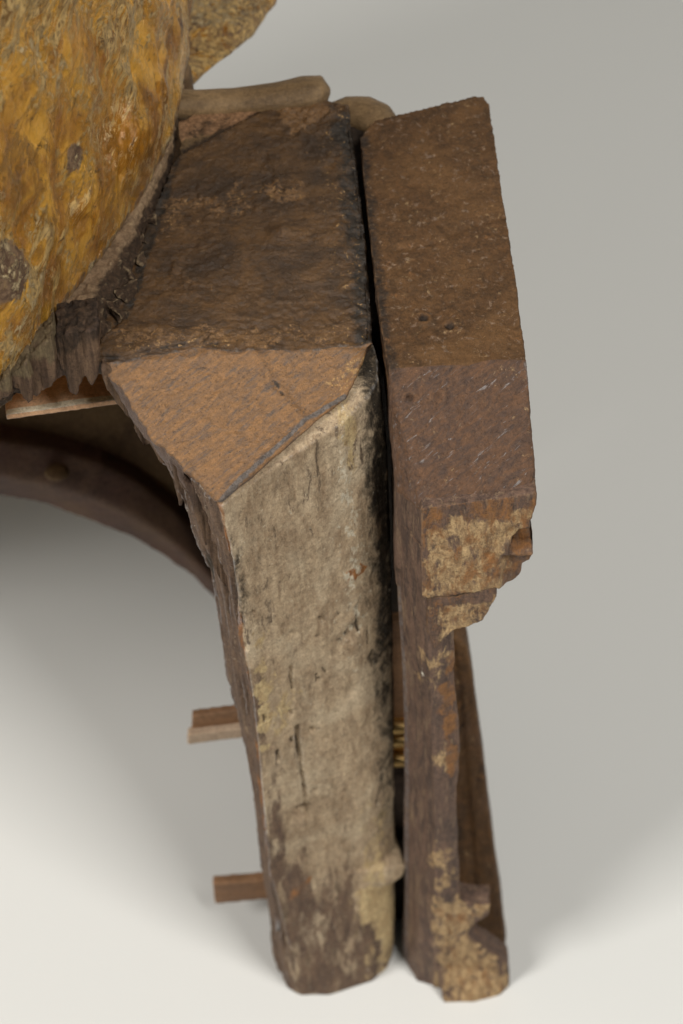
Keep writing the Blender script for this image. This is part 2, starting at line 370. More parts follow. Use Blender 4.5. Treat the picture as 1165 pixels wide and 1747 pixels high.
for i in range(64):          # checks and worm holes scattered over the pale face
    py = rnd.uniform(740, 1620); f_ = rnd.random(); px = 405+70*(py-860)/800 + f_*(655-(405+70*(py-860)/800)); L_ = rnd.uniform(8, 46)*(1 if rnd.random() < 0.7 else 0.3)
    if i < 38: cracks_leg.append(([(px, py), (px+rnd.uniform(-2, 3), py+L_*0.5), (px+rnd.uniform(-1, 5), py+L_)], rnd.uniform(0.0005, 0.0009), rnd.uniform(0.0010, 0.0028)))
    else: dents_leg.append(((px, py), rnd.uniform(0.0007, 0.0024), rnd.uniform(0.001, 0.0025)))
def dist_px_line(V, pts): return seg_dist(V, [on_front(*p) for p in pts])
def leg_disp(V, N):
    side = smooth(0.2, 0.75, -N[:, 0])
    d = 0.0016*fbm(V, (24, 24, 9), 3, 3) + 0.0007*fbm(V, (150, 150, 18), 7, 4) + 0.0004*fbm(V, 260, 9, 3)
    d += side*(0.0032*fbm(V, (190, 190, 8), 21, 4) - 0.0026*smooth(0.08, 0.30, fbm(V, (260, 260, 10), 23, 3)))
    lump = fbm(V, (60, 60, 30), 31, 4); d += 0.0014*lump*smooth(0.0, 0.07, V[:, 0]+0.03)
    for pts, wd, dp in cracks_leg: d -= dp*np.exp(-(dist_px_line(V+0.0012*np.stack([fbm(V, 90, 41), fbm(V, 90, 42), fbm(V, 90, 43)], 1), pts)/wd)**2)
    for p, r, dp in dents_leg: d -= dp*np.exp(-((np.linalg.norm((V-on_front(*p))*np.array([1, 1, 0.75]), axis=1)+0.0008*fbm(V, 300, 12))/r)**2)
    return d*smooth(0.0, 0.01, V[:, 2]+0.004)
def leg_masks(V, N):
    m = {}
    z = V[:, 2]
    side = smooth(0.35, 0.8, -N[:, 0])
    lx = V[:, 0] - np.array([np.interp(z, np.linspace(0, 0.47, 40), [eF(q)[0] for q in np.linspace(0, 0.47, 40)])])[0]
    low = smooth(0.16, 0.09, z+0.02*fbm(V, 40, 4))
    strip = smooth(0.012+0.012*smooth(0.3, 0.15, z), 0.002, lx+0.004*fbm(V, (60, 60, 12), 51)) * smooth(0.36, 0.30, z)
    foot = 0.76*smooth(0.016, -0.012, V[:, 0]-np.interp(z, [0, 0.05, 0.1, 0.135, 0.15], [0.028, 0.012, -0.006, -0.022, -0.035])+0.016*fbm(V, (34, 34, 18), 52))*smooth(0.19, 0.12, z+0.03*fbm(V, 30, 57))
    base = 0.75*smooth(0.045, 0.0, z+0.01*fbm(V, 50, 53))
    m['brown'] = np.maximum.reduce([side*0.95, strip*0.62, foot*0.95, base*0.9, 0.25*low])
    m['orange'] = np.maximum.reduce([0.50*smooth(0.004, 0.0, np.abs(lx+0.0005))*(1-0.5*low), 0.20*side,
        patch_y(V, [(592, 958), (612, 948), (625, 962), (600, 970)], 0.03, 0.003, 0.002), 0.5*patch_y(V, [(487, 1515), (545, 1500), (520, 1530), (490, 1540)], 0.0, 0.004, 0.003)])
    lowc = patch_y(V, [(612, 1490), (672, 1500), (671, 1620), (650, 1625), (640, 1560), (612, 1540)], 0.02, 0.004, 0.004)
    c2 = patch_y(V, [(430, 1130), (462, 1140), (470, 1200), (452, 1300), (440, 1230)], 0.0, 0.004, 0.004)
    c3 = patch_y(V, [(462, 1270), (500, 1280), (505, 1200), (470, 1160), (440, 1060), (425, 1060), (440, 1130)], 0.0, 0.006, 0.004)
    c4 = patch_y(V, [(555, 700), (600, 690), (615, 720), (600, 800), (585, 790), (575, 730)], 0.03, 0.008, 0.004)
    m['cream'] = np.maximum.reduce([0.85*lowc, 0.8*c2, 0.5*c3, 0.62*c4, 0.48*np.exp(-((lx-0.055)/0.012)**2)*smooth(0.25, 0.1, z)])*(1-side)
    m['grime'] = (0.20+0.30*fbm(V, (30, 30, 12), 59, 3))*(1-side)
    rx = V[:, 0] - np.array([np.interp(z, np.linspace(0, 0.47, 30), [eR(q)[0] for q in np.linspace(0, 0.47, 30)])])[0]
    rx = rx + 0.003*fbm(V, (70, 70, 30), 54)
    s = smooth(-0.019, -0.002, rx+0.003*fbm(V, (90, 90, 40), 58))*smooth(0.055, 0.16, z)*(0.48+0.22*smooth(0.2, 0.34, z))  # right edge band: the board's cast shadow painted in, along with soot
    s2 = 0.5*smooth(0.010, 0.002, lx)*(1-side)*smooth(0.33, 0.37, z)*smooth(0.44, 0.40, z)
    for pts, wd, dp in cracks_leg: s = np.maximum(s, 0.75*np.exp(-(dist_px_line(V, pts)/(wd*1.1))**2))
    for p, r, dp in dents_leg: s = np.maximum(s, 0.58*np.exp(-(np.linalg.norm(V-on_front(*p), axis=1)/(r*1.1))**2))
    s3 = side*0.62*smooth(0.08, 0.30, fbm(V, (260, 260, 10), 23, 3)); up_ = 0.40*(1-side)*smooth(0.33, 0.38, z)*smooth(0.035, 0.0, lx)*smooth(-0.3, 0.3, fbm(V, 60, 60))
    m['soot_shade'] = np.maximum.reduce([s, s2, s3, up_])
    m['white'] = 0.24*np.exp(-((rx+0.018)/0.006)**2)*smooth(0.25, 0.33, z) + 0.19*(1-side)*smooth(0.1, 0.3, z)*(1-0.5*smooth(0.42, 0.44, z))
    return m
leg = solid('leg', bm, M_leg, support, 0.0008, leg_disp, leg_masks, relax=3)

# top block
crack_left = [(300, 268), (285, 320), (262, 385), (242, 450), (222, 520), (205, 552), (165, 582), (163, 606)]
top_poly = crack_left + [(185, 620), (621, 593), (638, 583), (632, 500), (625, 400), (612, 290), (604, 228), (596, 182), (560, 172), (470, 178), (420, 212), (345, 245)]
bm = new_bm()
tp = [at_z(x, y, ZT) for x, y in top_poly]
under = [p+np.array([0, 0, -0.07]) for p in [at_z(300, 268, ZT), at_z(604, 228, ZT), at_z(560, 172, ZT), at_z(345, 245, ZT), at_z(600, 480, ZT), at_z(262, 400, ZT)]]
fpts = [((B_-CAM)@nf)/(ray(x, y)@nf)*ray(x, y)+CAM for x, y in [(190, 630), (213, 657), (236, 711), (259, 748), (300, 783), (340, 819), (412, 820), (450, 787), (497, 745), (525, 720), (590, 679)]]
sidep = [at_y(334, 862, 0.016), at_y(306, 815, 0.028), at_y(274, 782, 0.038), at_y(244, 738, 0.048), at_y(218, 704, 0.056), at_y(192, 668, 0.062), at_y(176, 636, 0.066)]
hull(bm, tp + fpts + [A, A+np.array([0.0, 0.03, -0.012])] + under + sidep)
# raised lip of the wood at the near edge of the dark top (runs over the bevel at the left)
lip = [at_z(x, y, ZT) for x, y in [(170, 585), (163, 612), (210, 614), (280, 596), (345, 590), (360, 575), (270, 560), (215, 552)]]
loft(bm, [[p+np.array([0, 0, -0.01]) for p in lip], [p+np.array([0, 0.001, 0.0022]) for p in lip]])
facet_crack = [(428, 598), (448, 622), (466, 650), (480, 672), (496, 694), (512, 714)]
def on_facet(px, py):
    d = ray(px, py); t = ((B_-CAM)@nf)/(d@nf); return CAM+d*t
fc = [on_facet(*p) for p in facet_crack]
fridge = [at_y(376, 855, -0.004), on_facet(409, 819), on_facet(448, 785), on_facet(496, 742), on_facet(520, 718), on_facet(587, 677), on_facet(621, 600)]
def fac_mask(V, N): return smooth(-0.0016, 0.0016, (nf@np.array([0, -1, 0]))*0 + smooth(0.80, 0.55, N[:, 2])*0.0032-0.0016)
front_edge = [(170, 618), (200, 620), (260, 607), (345, 594), (366, 600), (430, 600), (520, 597), (600, 589), (640, 582)]
def block_disp(V, N):
    top = smooth(0.85, 0.97, N[:, 2])
    fac = smooth(0.5, 0.2, np.abs((V-B_)@nf)/0.004)
    side = smooth(0.3, 0.7, -N[:, 0])
    d = 0.0010*fbm(V, 22, 61, 3) + 0.0005*fbm(V, 130, 62, 4) + top*(0.0008*np.abs(fbm(V, 40, 63, 5)) + 0.0005*fbm(V, 300, 65, 4))
    d += side*0.0030*fbm(V, (220, 220, 8), 64, 4)
    # coarse scabby zones on the top
    sc = smooth(0.05, 0.35, fbm(V, (32, 60, 60), 66, 4)); d += top*sc*0.0010*fbm(V, 420, 67, 3)
    q = V+0.0010*np.stack([fbm(V, 110, 71), fbm(V, 110, 72), fbm(V, 110, 73)], 1)
    d += -0.0016*np.exp(-(seg_dist(q, fc[2:4])/0.0009)**2) + 0.0011*np.exp(-(seg_dist(q, fc)/0.0022)**2)
    d += 0.0009*np.exp(-(seg_dist(q, fridge)/0.0016)**2)
    right = [at_z(x, y, ZT) for x, y in [(600, 215), (612, 300), (622, 400), (632, 500), (640, 590)]]
    rd = seg_dist(V, right); d += top*np.exp(-(rd/0.016)**2)*0.0022*fbm(V, 190, 68, 4) - 0.0022*np.exp(-(rd/0.005)**2)
    kn = at_z(482, 398, ZT); d += 0.0030*np.exp(-(np.linalg.norm(q-kn, axis=1)/0.004)**2)
    kn = at_z(362, 603, ZT); d += 0.0018*np.exp(-(np.linalg.norm(q-kn, axis=1)/0.003)**2)
    tr = [at_z(x, y, ZT) for x, y in [(490, 175), (520, 205), (500, 225), (560, 190)]]
    d += top*np.exp(-(seg_dist(V, tr)/0.010)**2)*0.0025*fbm(V, 260, 69, 4)
    return d
def block_masks(V, N):
    m = {}
    q = V+0.0016*np.stack([fbm(V, 170, 71), fbm(V, 170, 72), fbm(V, 170, 73)], 1)
    edgeline = [at_z(x, y, ZT) for x, y in front_edge]
    # in front of the ragged line = bevel
    ex = np.array(edgeline)
    yl = np.interp(V[:, 0], ex[:, 0], ex[:, 1])
    m['facet'] = smooth(0.001, -0.001, V[:, 1]-yl+0.0008*fbm(V, 160, 81))
    inb = m['facet']
    m['side'] = 0.95*smooth(0.0012, 0.0032, (B_-V)@nf+0.0012*fbm(V, 200, 89))*inb
    m['streak'] = 0.40*inb*(1-m['side'])
    zoneA = patch_z(V, [(300, 330), (400, 318), (520, 300), (545, 322), (560, 350), (430, 345), (330, 380), (270, 420), (285, 350)], ZT, 0.008, 0.008, 82)
    zoneB = patch_z(V, [(250, 440), (330, 470), (400, 500), (380, 530), (300, 520), (230, 530)], ZT, 0.012, 0.008, 83)
    zoneC = patch_z(V, [(200, 560), (360, 560), (520, 560), (635, 560), (640, 585), (200, 612), (165, 600)], ZT, 0.006, 0.006, 84)
    zoneD = patch_z(V, [(470, 175), (560, 178), (575, 195), (540, 205), (500, 228), (485, 205)], ZT, 0.004, 0.003, 85)
    m['rough'] = np.maximum.reduce([0.52*zoneA, 0.36*zoneB, 0.46*zoneC, 0.75*zoneD, np.full(len(V), 0.24)])*(1-inb)
    right = [at_z(x, y, ZT) for x, y in [(600, 215), (612, 300), (622, 400), (632, 500), (642, 600)]]
    rd = seg_dist(V, right)+0.004*fbm(V, 70, 86)
    lf = [at_z(x, y, ZT) for x, y in crack_left[:6]]
    ld = seg_dist(V, lf)+0.002*fbm(V, 90, 87)
    blot = smooth(0.15, 0.5, fbm(V, 26, 88, 4))
    s = np.maximum.reduce([0.66*smooth(0.018, 0.004, rd)*(1-0.6*inb), 0.6*smooth(0.005, 0.001, ld), 0.42*blot*(1-inb)])
    s = np.maximum(s, 0.60*np.exp(-(seg_dist(q, fc[2:4])/0.0009)**2)+0.46*np.exp(-(seg_dist(q, [p+np.array([0.0009, 0, 0]) for p in fc])/0.0008)**2))
    s = np.maximum(s, 0.55*np.exp(-(seg_dist(V, [p+np.array([0, 0.004, 0]) for p in edgeline[:5]])/0.003)**2))
    m['soot_shade'] = s
    m['edge'] = np.maximum(0.80*np.exp(-(seg_dist(V, fridge[:6])/0.0015)**2), 0.5*np.exp(-(seg_dist(V, edgeline)/0.0022)**2))
    m['fleck'] = np.maximum(0.27*smooth(0.016, 0.004, np.abs(rd-0.010)), np.maximum(0.28*zoneA, 0.30*zoneC))*(1-inb) + 0.5*inb*patch_z(V+np.array([0, 0, 0]), [(560, 660), (625, 610), (640, 640), (560, 700)], ZT-0.012, 0.008, 0.004)
    return m
block = solid('top_block', bm, M_block, support, 0.00075, block_disp, block_masks, relax=1)
block['label'] = 'dark scarred top block with orange brown bevelled front'

# hanging splinters down the left of the block
def splinter(pxs, y0, y1, parent, name='splinter', seed=1, pale=0.0, mat=M_splint, soot_shade=0.0, vox=0.0007):
    bm = new_bm(); slab_y(bm, pxs, y0, y1)
    def dd(V, N): return 0.0014*fbm(V, (330, 330, 14), seed, 4)+0.0012*fbm(V, (80, 80, 20), seed+3, 3)-0.0009*smooth(0.1, 0.3, fbm(V, (520, 520, 20), seed+8, 2))
    zz = [at_y(x, y, y0)[2] for x, y in pxs]; z0, z1 = min(zz), max(zz)
    def mm(V, N):
        h = (V[:, 2]-z0)/(z1-z0)
        return {'pale': pale*smooth(0.35, 0.8, h+0.3*fbm(V, (100, 100, 20), seed+5)), 'soot_shade': soot_shade*smooth(0.3, 0.9, h+0.3*fbm(V, 60, seed+6))}
    return solid(name, bm, mat, parent, vox, dd, mm, relax=1)
splinter([(172, 628), (196, 636), (222, 690), (247, 728), (258, 752), (254, 764), (244, 762), (236, 744), (222, 716), (200, 692), (184, 664)], 0.053, 0.080, support, seed=101, pale=0.35)
splinter([(246, 742), (268, 760), (300, 790), (318, 812), (316, 850), (309, 864), (303, 862), (296, 838), (289, 800), (284, 792), (272, 790), (262, 770)], 0.033, 0.056, support, seed=111)
splinter([(290, 785), (330, 808), (350, 838), (352, 870), (330, 872), (316, 866), (300, 830)], 0.019, 0.045, support, seed=121, pale=0.2)
splinter([(312, 820), (345, 840), (372, 862), (398, 960), (392, 1010), (378, 1000), (360, 960), (345, 915), (330, 870)], 0.0075, 0.028, support, seed=131)

# tan mouldings and broken strip behind the block
bm = new_bm()
back = [(303, 205), (306, 262), (320, 266), (350, 244), (420, 212), (474, 184), (470, 170), (420, 172), (360, 182)]
slab_z(bm, back, ZT-0.05, ZT-0.0005)
def bs_disp(V, N): return 0.0012*fbm(V, 60, 141, 4)+0.0008*fbm(V, 300, 142, 4)
def bs_masks(V, N):
    u = [at_z(x, y, ZT) for x, y in [(300, 205), (360, 192), (430, 182), (470, 180)]]
    e = [at_z(x, y, ZT) for x, y in [(303, 262), (320, 266), (350, 246), (420, 214), (474, 184)]]
    return {'rough': 0.95*smooth(0.02, 0.008, seg_dist(V, u)), 'soot_shade': np.maximum(0.75*smooth(0.010, 0.002, seg_dist(V, e)), 0.42)*smooth(0.0, 0.006, seg_dist(V, u))}
solid('broken_strip', bm, M_tan, support, 0.0009, bs_disp, bs_masks)['label'] = 'rough broken strip of wood along the back of the dark block'
def tube_solid(name, path, radii, mat, parent, seed=1, vox=0.0011, flat=1.0, extra=None, masks=None, disp=0.0008):
    bm = new_bm(); P = [np.asarray(p, float) for p in path]; rings = []
    for i, p in enumerate(P):
        t = P[min(i+1, len(P)-1)]-P[max(i-1, 0)]; t /= np.linalg.norm(t)
        a = np.cross(t, [0, 0, 1.0]); a /= np.linalg.norm(a); b = np.cross(a, t)
        rings.append([p+radii[i]*(math.cos(q)*a+flat*math.sin(q)*b) for q in np.linspace(0, 2*math.pi, 17)[:-1]])
    loft(bm, rings)
    return solid(name, bm, mat, parent, vox, lambda V, N: disp*fbm(V, 35, seed, 4), masks)
zz = lambda pts, z: [at_z(x, y, z) for x, y in pts]
tube_solid('rear_moulding', zz([(250, 176), (330, 178), (400, 176), (470, 170), (520, 162), (550, 158), (562, 160)], ZT-0.001), [0.0085, 0.0085, 0.0085, 0.0095, 0.0105, 0.0095, 0.003], M_tan, support, 151, flat=0.8)
tube_solid('rear_moulding', zz([(560, 196), (590, 192), (620, 196), (642, 206), (656, 222), (660, 260)], ZT-0.010), [0.006, 0.009, 0.0105, 0.0105, 0.009, 0.006], M_tan, support, 161, flat=0.85)

# ------------------------------------------------------------------ 2. outer board
board = thing('outer_board', 'narrow upright brown board right of the gap, with chipped gold patched ledges', 'wooden board', (0.04, 0.04, 0))
pt_top = [(612, 235), (640, 204), (700, 192), (760, 178), (806, 164), (826, 164), (834, 180), (846, 260), (858, 340), (872, 420), (882, 490), (890, 556), (898, 612), (662, 628), (650, 560), (640, 480), (626, 370)]
bm = new_bm()
tpp = [at_z(x, y, ZT) for x, y in pt_top]
ylow = -0.001
low = [at_y(676, 838, 0.014), at_y(719, 872, ylow), at_y(800, 864, ylow), at_y(880, 845, ylow), at_y(905, 832, ylow+0.002), at_y(913, 800, 0.008), at_y(912, 860, 0.012)]
und = [p+np.array([0, 0, -0.05]) for p in (at_z(630, 300, ZT), at_z(660, 560, ZT), at_z(880, 560, ZT), at_z(820, 200, ZT))]
hull(bm, tpp+low+und)
nail = [(722, 544), (767, 556), (699, 681), (748, 678), (757, 490)]
pf = np.array([at_z(662, 628, ZT), at_z(898, 612, ZT), at_y(719, 872, ylow)])
npf = np.cross(pf[1]-pf[0], pf[2]-pf[0]); npf /= np.linalg.norm(npf)
if npf[2] < 0: npf = -npf
def on_pf(px, py):
    d = ray(px, py); t = ((pf[0]-CAM)@npf)/(d@npf); return CAM+d*t
npts = [at_z(722, 544, ZT), at_z(767, 556, ZT), on_pf(699, 681), on_pf(748, 678), at_z(757, 490, ZT)]
pfe = [on_pf(x, y) for x, y in [(676, 840), (719, 873), (760, 868), (830, 856), (880, 845), (904, 826), (914, 760), (906, 700), (898, 614)]]
def bt_disp(V, N):
    top = smooth(0.85, 0.97, N[:, 2])
    d = 0.0009*fbm(V, 25, 171, 3)+0.0004*fbm(V, 140, 172, 4)+top*0.0006*fbm(V, (90, 160, 90), 173, 4)+0.0004*fbm(V, 380, 174, 2)
    for i, p in enumerate(npts): 
        r = np.linalg.norm(V-p+0.0006*fbm(V, 300, 170)[:, None], axis=1); d += (-0.0028*np.exp(-(r/0.0018)**2) + 0.0011*np.exp(-((r-0.0030)/0.0012)**2))*(1, .6, .8, .8, 0)[i]
    ck = [at_z(x, y, ZT) for x, y in [(672, 425), (740, 415), (800, 385), (860, 370)]]
    d -= top*0.0008*np.exp(-(seg_dist(V+0.001*fbm(V, 100, 5)[:, None], ck)/0.0012)**2)
    ss = at_z(890, 552, ZT); return d
def bt_masks(V, N):
    ex = np.array([at_z(x, y, ZT) for x, y in [(655, 628), (700, 626), (760, 622), (800, 622), (830, 614), (898, 612)]])
    yl = np.interp(V[:, 0], ex[:, 0], ex[:, 1]); inb = smooth(0.001, -0.001, V[:, 1]-yl+0.0008*fbm(V, 200, 181))
    left = [at_z(x, y, ZT) for x, y in [(612, 235), (626, 370), (640, 480), (650, 560), (662, 628)]]
    rd = seg_dist(V, left)+0.003*fbm(V, 80, 182)
    holes = np.zeros(len(V))
    for p in npts[:4]: holes = np.maximum(holes, np.exp(-(np.linalg.norm(V-p, axis=1)/0.0026)**2))
    return {'facet': inb, 'streak': 0.275*inb, 'soot_shade': np.maximum.reduce([0.62*smooth(0.010, 0.001, rd), 0.9*holes*(1-inb)+0.5*holes*inb, 0.3*smooth(0.1, 0.5, fbm(V, 40, 183))]),
            'orange': 0.34*(1-inb)*smooth(-0.2, 0.3, fbm(V, 20, 184)), 'gold': 0*inb, 'scuff': 0.27*(1-inb),
            'edge': np.maximum(0.62*np.exp(-(seg_dist(V, pfe)/0.0020)**2), 0.45*np.exp(-(seg_dist(V, list(ex))/0.002)**2))*inb,
            'white': 0.32*np.exp(-(seg_dist(V, pfe[4:])/0.0014)**2)+0.17*inb, 'purple': 0.45*smooth(0.55, 0.9, -N[:, 0])}
bt = solid('board_top', bm, M_post, board, 0.0009, bt_disp, bt_masks, relax=1)

# ledge (gilded, broken) just below the bevel
bm = new_bm()
def box_rings(bm, top, bot): loft(bm, [bot, top])
lt = [at_y(674, 838, 0.016), at_y(719, 874, 0.0), at_y(895, 846, 0.0), at_y(913, 850, 0.006)]
lb = [at_y(678, 990, 0.018), at_y(721, 1022, 0.001), at_y(852, 1004, 0.003), at_y(890, 990, 0.010)]
ltb = [p+np.array([0, 0.045, 0]) for p in (lt[3], lt[0])]; lbb = [p+np.array([0, 0.045, 0.004]) for p in (lb[3], lb[0])]
outl = [(718, 868), (914, 842), (914, 862), (908, 884), (902, 892), (908, 930), (909, 950), (904, 966), (892, 972), (888, 990), (876, 1002), (852, 1006), (845, 1003), (800, 1012), (760, 1020), (720, 1022)]
slab_y(bm, outl, -0.003, 0.05)
hull(bm, [at_y(674, 836, 0.018), at_y(719, 870, 0.0), at_y(760, 866, 0.0), at_y(676, 1000, 0.020), at_y(721, 1022, 0.0), at_y(760, 1018, 0.0)] + [at_y(674, 836, 0.018)+np.array([0, 0.04, 0]), at_y(676, 1000, 0.02)+np.array([0, 0.04, 0]), at_y(760, 866, 0)+np.array([0, 0.05, 0]), at_y(760, 1018, 0)+np.array([0, 0.05, 0])])
cav = at_y(893, 918, 0.0); cav2 = at_y(905, 921, 0.0)
def lg_disp(V, N):
    d = 0.0010*fbm(V, (50, 50, 30), 191, 4)+0.0006*fbm(V, (260, 260, 40), 192, 4)
    q = V+0.0012*np.stack([fbm(V, 200, 193), fbm(V, 200, 194), fbm(V, 200, 195)], 1)
    P = np.array([at_y(x, y, 0)[[0, 2]] for x, y in [(873, 908), (893, 893), (915, 893), (915, 935), (868, 938)]])
    c = smooth(-0.0008, 0.0012, poly_sd(q[:, [0, 2]], P))*smooth(0.004, 0.002, V[:, 1])
    off = N*d[:, None]; off[:, 1] += c*0.008
    fur = [at_y(x, y, 0) for x, y in [(835, 935), (850, 910), (880, 895)]]
    off[:, 1] += 0.003*np.exp(-(seg_dist(q, fur)/0.003)**2)
    P2 = np.array([at_y(x, y, 0)[[0, 2]] for x, y in [(850, 940), (915, 938), (915, 1010), (850, 1010)]])
    off[:, 1] += smooth(-0.001, 0.004, poly_sd(q[:, [0, 2]], P2))*0.004*smooth(0.01, 0.0, V[:, 1])
    return off
def lg_masks(V, N):
    fr = smooth(0.4, 0.8, -N[:, 1])
    g = patch_y(V, [(728, 895), (770, 880), (840, 878), (850, 910), (862, 960), (850, 1004), (728, 1012), (722, 950)], 0, 0.006, 0.006, 201)
    g2 = patch_y(V, [(800, 885), (900, 860), (905, 890), (860, 925), (850, 995), (800, 990)], 0, 0.004, 0.004, 202)
    V = V+0.0020*np.stack([fbm(V, 260, 204), 0*V[:, 0], fbm(V, 260, 205)], 1)
    wh = 0.85*np.maximum(np.exp(-(np.linalg.norm((V-at_y(730, 884, 0))*np.array([0.7, 1, 1]), axis=1)/0.0022)**2), np.exp(-(np.linalg.norm(V-at_y(887, 859, 0), axis=1)/0.0022)**2))
    cs = smooth(0.004, 0.007, V[:, 1])*smooth(0.04, 0.05, V[:, 0])
    return {'scuff': 0.36+0*V[:, 0], 'purple': np.full(len(V), 0.72), 'gold': np.maximum(0.70*g, 0.66*g2)*smooth(0.3, 0.7, -N[:, 1]), 'orange': 0.45*fr, 'white': wh, 'soot_shade': np.maximum(0.5*smooth(0.004, 0.001, np.abs(V[:, 2]-at_y(720, 1022, 0)[2])), 0.6*cs)}  # shadow line under the ledge put into the colour; notch floor darker too
lg = solid('ledge', bm, M_post, board, 0.0007, lg_disp, lg_masks, relax=1)
lg['label'] = 'gold patched upper ledge with a broken notch at its right end'
# lower ledge
bm = new_bm()
slab_y(bm, [(728, 1020), (780, 1016), (846, 1000), (846, 1018), (838, 1030), (833, 1048), (822, 1060), (800, 1070), (776, 1076), (760, 1084), (742, 1108), (730, 1080)], -0.0026, 0.045)
lower_lg = solid('ledge', bm, M_post, board, 0.0008, lambda V, N: 0.0014*fbm(V, 60, 211, 4)+0.0005*fbm(V, 260, 212, 3),
    lambda V, N: {'gold': 0.68*patch_y(V, [(732, 1032), (800, 1024), (850, 1012), (840, 1060), (780, 1080), (745, 1080)], 0, 0.005, 0.004, 213)*smooth(0.0, 0.5, -N[:, 1]), 'purple': np.full(len(V), 0.6),
                  'soot_shade': 0.75*smooth(0.0, 0.5, N[:, 2]), 'orange': 0.4*np.ones(len(V))}, relax=1)  # up-facing parts coloured dark for the shadow line below the upper ledge

# narrow shaft and foot
E1 = [(676, 960), (680, 1060), (686, 1120), (690, 1180), (692, 1276), (692, 1396), (689, 1520), (688, 1600), (688, 1662)]
E2 = [(720, 990), (726, 1060), (732, 1130), (738, 1250), (742, 1400), (742, 1530), (746, 1620), (756, 1713)]
E3 = [(775, 1000), (773, 1090), (778, 1180), (783, 1260), (785, 1310), (779, 1350), (781, 1410), (784, 1480), (783, 1530), (800, 1600), (866, 1650), (866, 1690)]
e1 = edge_fn(E1, lambda p: 0.020); e2 = edge_fn(E2, lambda p: -0.001); e3 = edge_fn(E3[:9], lambda p: 0.001)
rings = []
for z in np.linspace(0, 0.40, 30):
    a, b, c = e1(z), e2(z), e3(z)
    lo_ = float(smooth(0.10, 0.0, np.array([z]))[0])
    rings.append([a, (a+b)/2+np.array([-0.0035, -0.0055, 0])*lo_, b, (b+c)/2+np.array([0, -0.0012, 0]), c, c+np.array([-0.003, 0.03, 0]), a+np.array([0.002, 0.03, 0])])
bm = new_bm(); loft(bm, rings)
slab_y(bm, [(745, 1525), (775, 1528), (790, 1540), (818, 1545), (838, 1543), (834, 1562), (816, 1574), (802, 1584), (797, 1596), (810, 1606), (840, 1626), (867, 1648), (869, 1684), (856, 1698), (808, 1709), (760, 1712), (740, 1712)], -0.0005, 0.013)
hull(bm, [at_y(x, y, yy) for yy in (0.0005, 0.030) for x, y in [(745, 1640), (835, 1650), (866, 1662), (868, 1684)]] + [at_z(x, y, 0.0) for x, y in [(757, 1711), (808, 1710), (852, 1698), (866, 1684)]])
def pl_disp(V, N):
    d = 0.0012*fbm(V, (40, 40, 16), 221, 4)+0.0005*fbm(V, (220, 220, 30), 222, 4)
    R_ = smooth(0.01, 0.03, V[:, 0])
    d += 0.0016*np.minimum(0, fbm(V, (60, 60, 40), 223, 4))*smooth(0.0, 0.4, N[:, 0]+0.2)
    return d*smooth(0.0, 0.01, V[:, 2]+0.004)
def pl_masks(V, N):
    z = V[:, 2]
    g1 = patch_y(V, [(738, 1440), (776, 1442), (772, 1500), (756, 1516), (744, 1500)], 0, 0.007, 0.006, 231)
    g2 = patch_y(V, [(742, 1535), (780, 1528), (840, 1545), (800, 1590), (870, 1650), (870, 1715), (762, 1715), (752, 1640), (745, 1590)], 0, 0.008, 0.008, 232)
    g3 = patch_y(V, [(722, 1125), (760, 1100), (775, 1110), (752, 1180), (745, 1220), (728, 1180)], 0, 0.008, 0.006, 233)
    g4 = patch_y(V, [(752, 1262), (766, 1270), (780, 1310), (762, 1325), (750, 1310)], 0, 0.006, 0.005, 234)
    o1 = patch_y(V, [(748, 1150), (780, 1090), (785, 1330), (760, 1330)], 0, 0.005, 0.004, 235)
    lf = smooth(0.55, 0.85, -N[:, 0])
    ed = smooth(0.0018, 0.0006, np.abs(V[:, 0]-np.interp(z, np.linspace(0, 0.4, 20), [e1(q)[0] for q in np.linspace(0, 0.4, 20)])-0.001))
    wh = np.exp(-(np.linalg.norm((V-at_y(718, 1150, 0.003))*np.array([1.2, 1, 0.6]), axis=1)/0.004)**2)*0.62
    return {'scuff': 0.36+0.3*fbm(V, (30, 30, 14), 239, 3), 'purple': np.full(len(V), 0.95), 'gold': np.maximum.reduce([0.66*g1, 0.72*g2*smooth(0.3, 0.7, -N[:, 1]), 0.50*g3, 0.6*g4]), 'orange': np.maximum.reduce([0.62*o1, 0.40*g2, 0.22*smooth(0, 0.4, fbm(V, (60, 60, 20), 236))]),
            'edge': 0.5*ed, 'white': wh, 'soot_shade': 0.25*smooth(0.1, 0.5, fbm(V, (50, 50, 20), 237))}
solid('shaft', bm, M_post, board, 0.0009, pl_disp, pl_masks, relax=2)

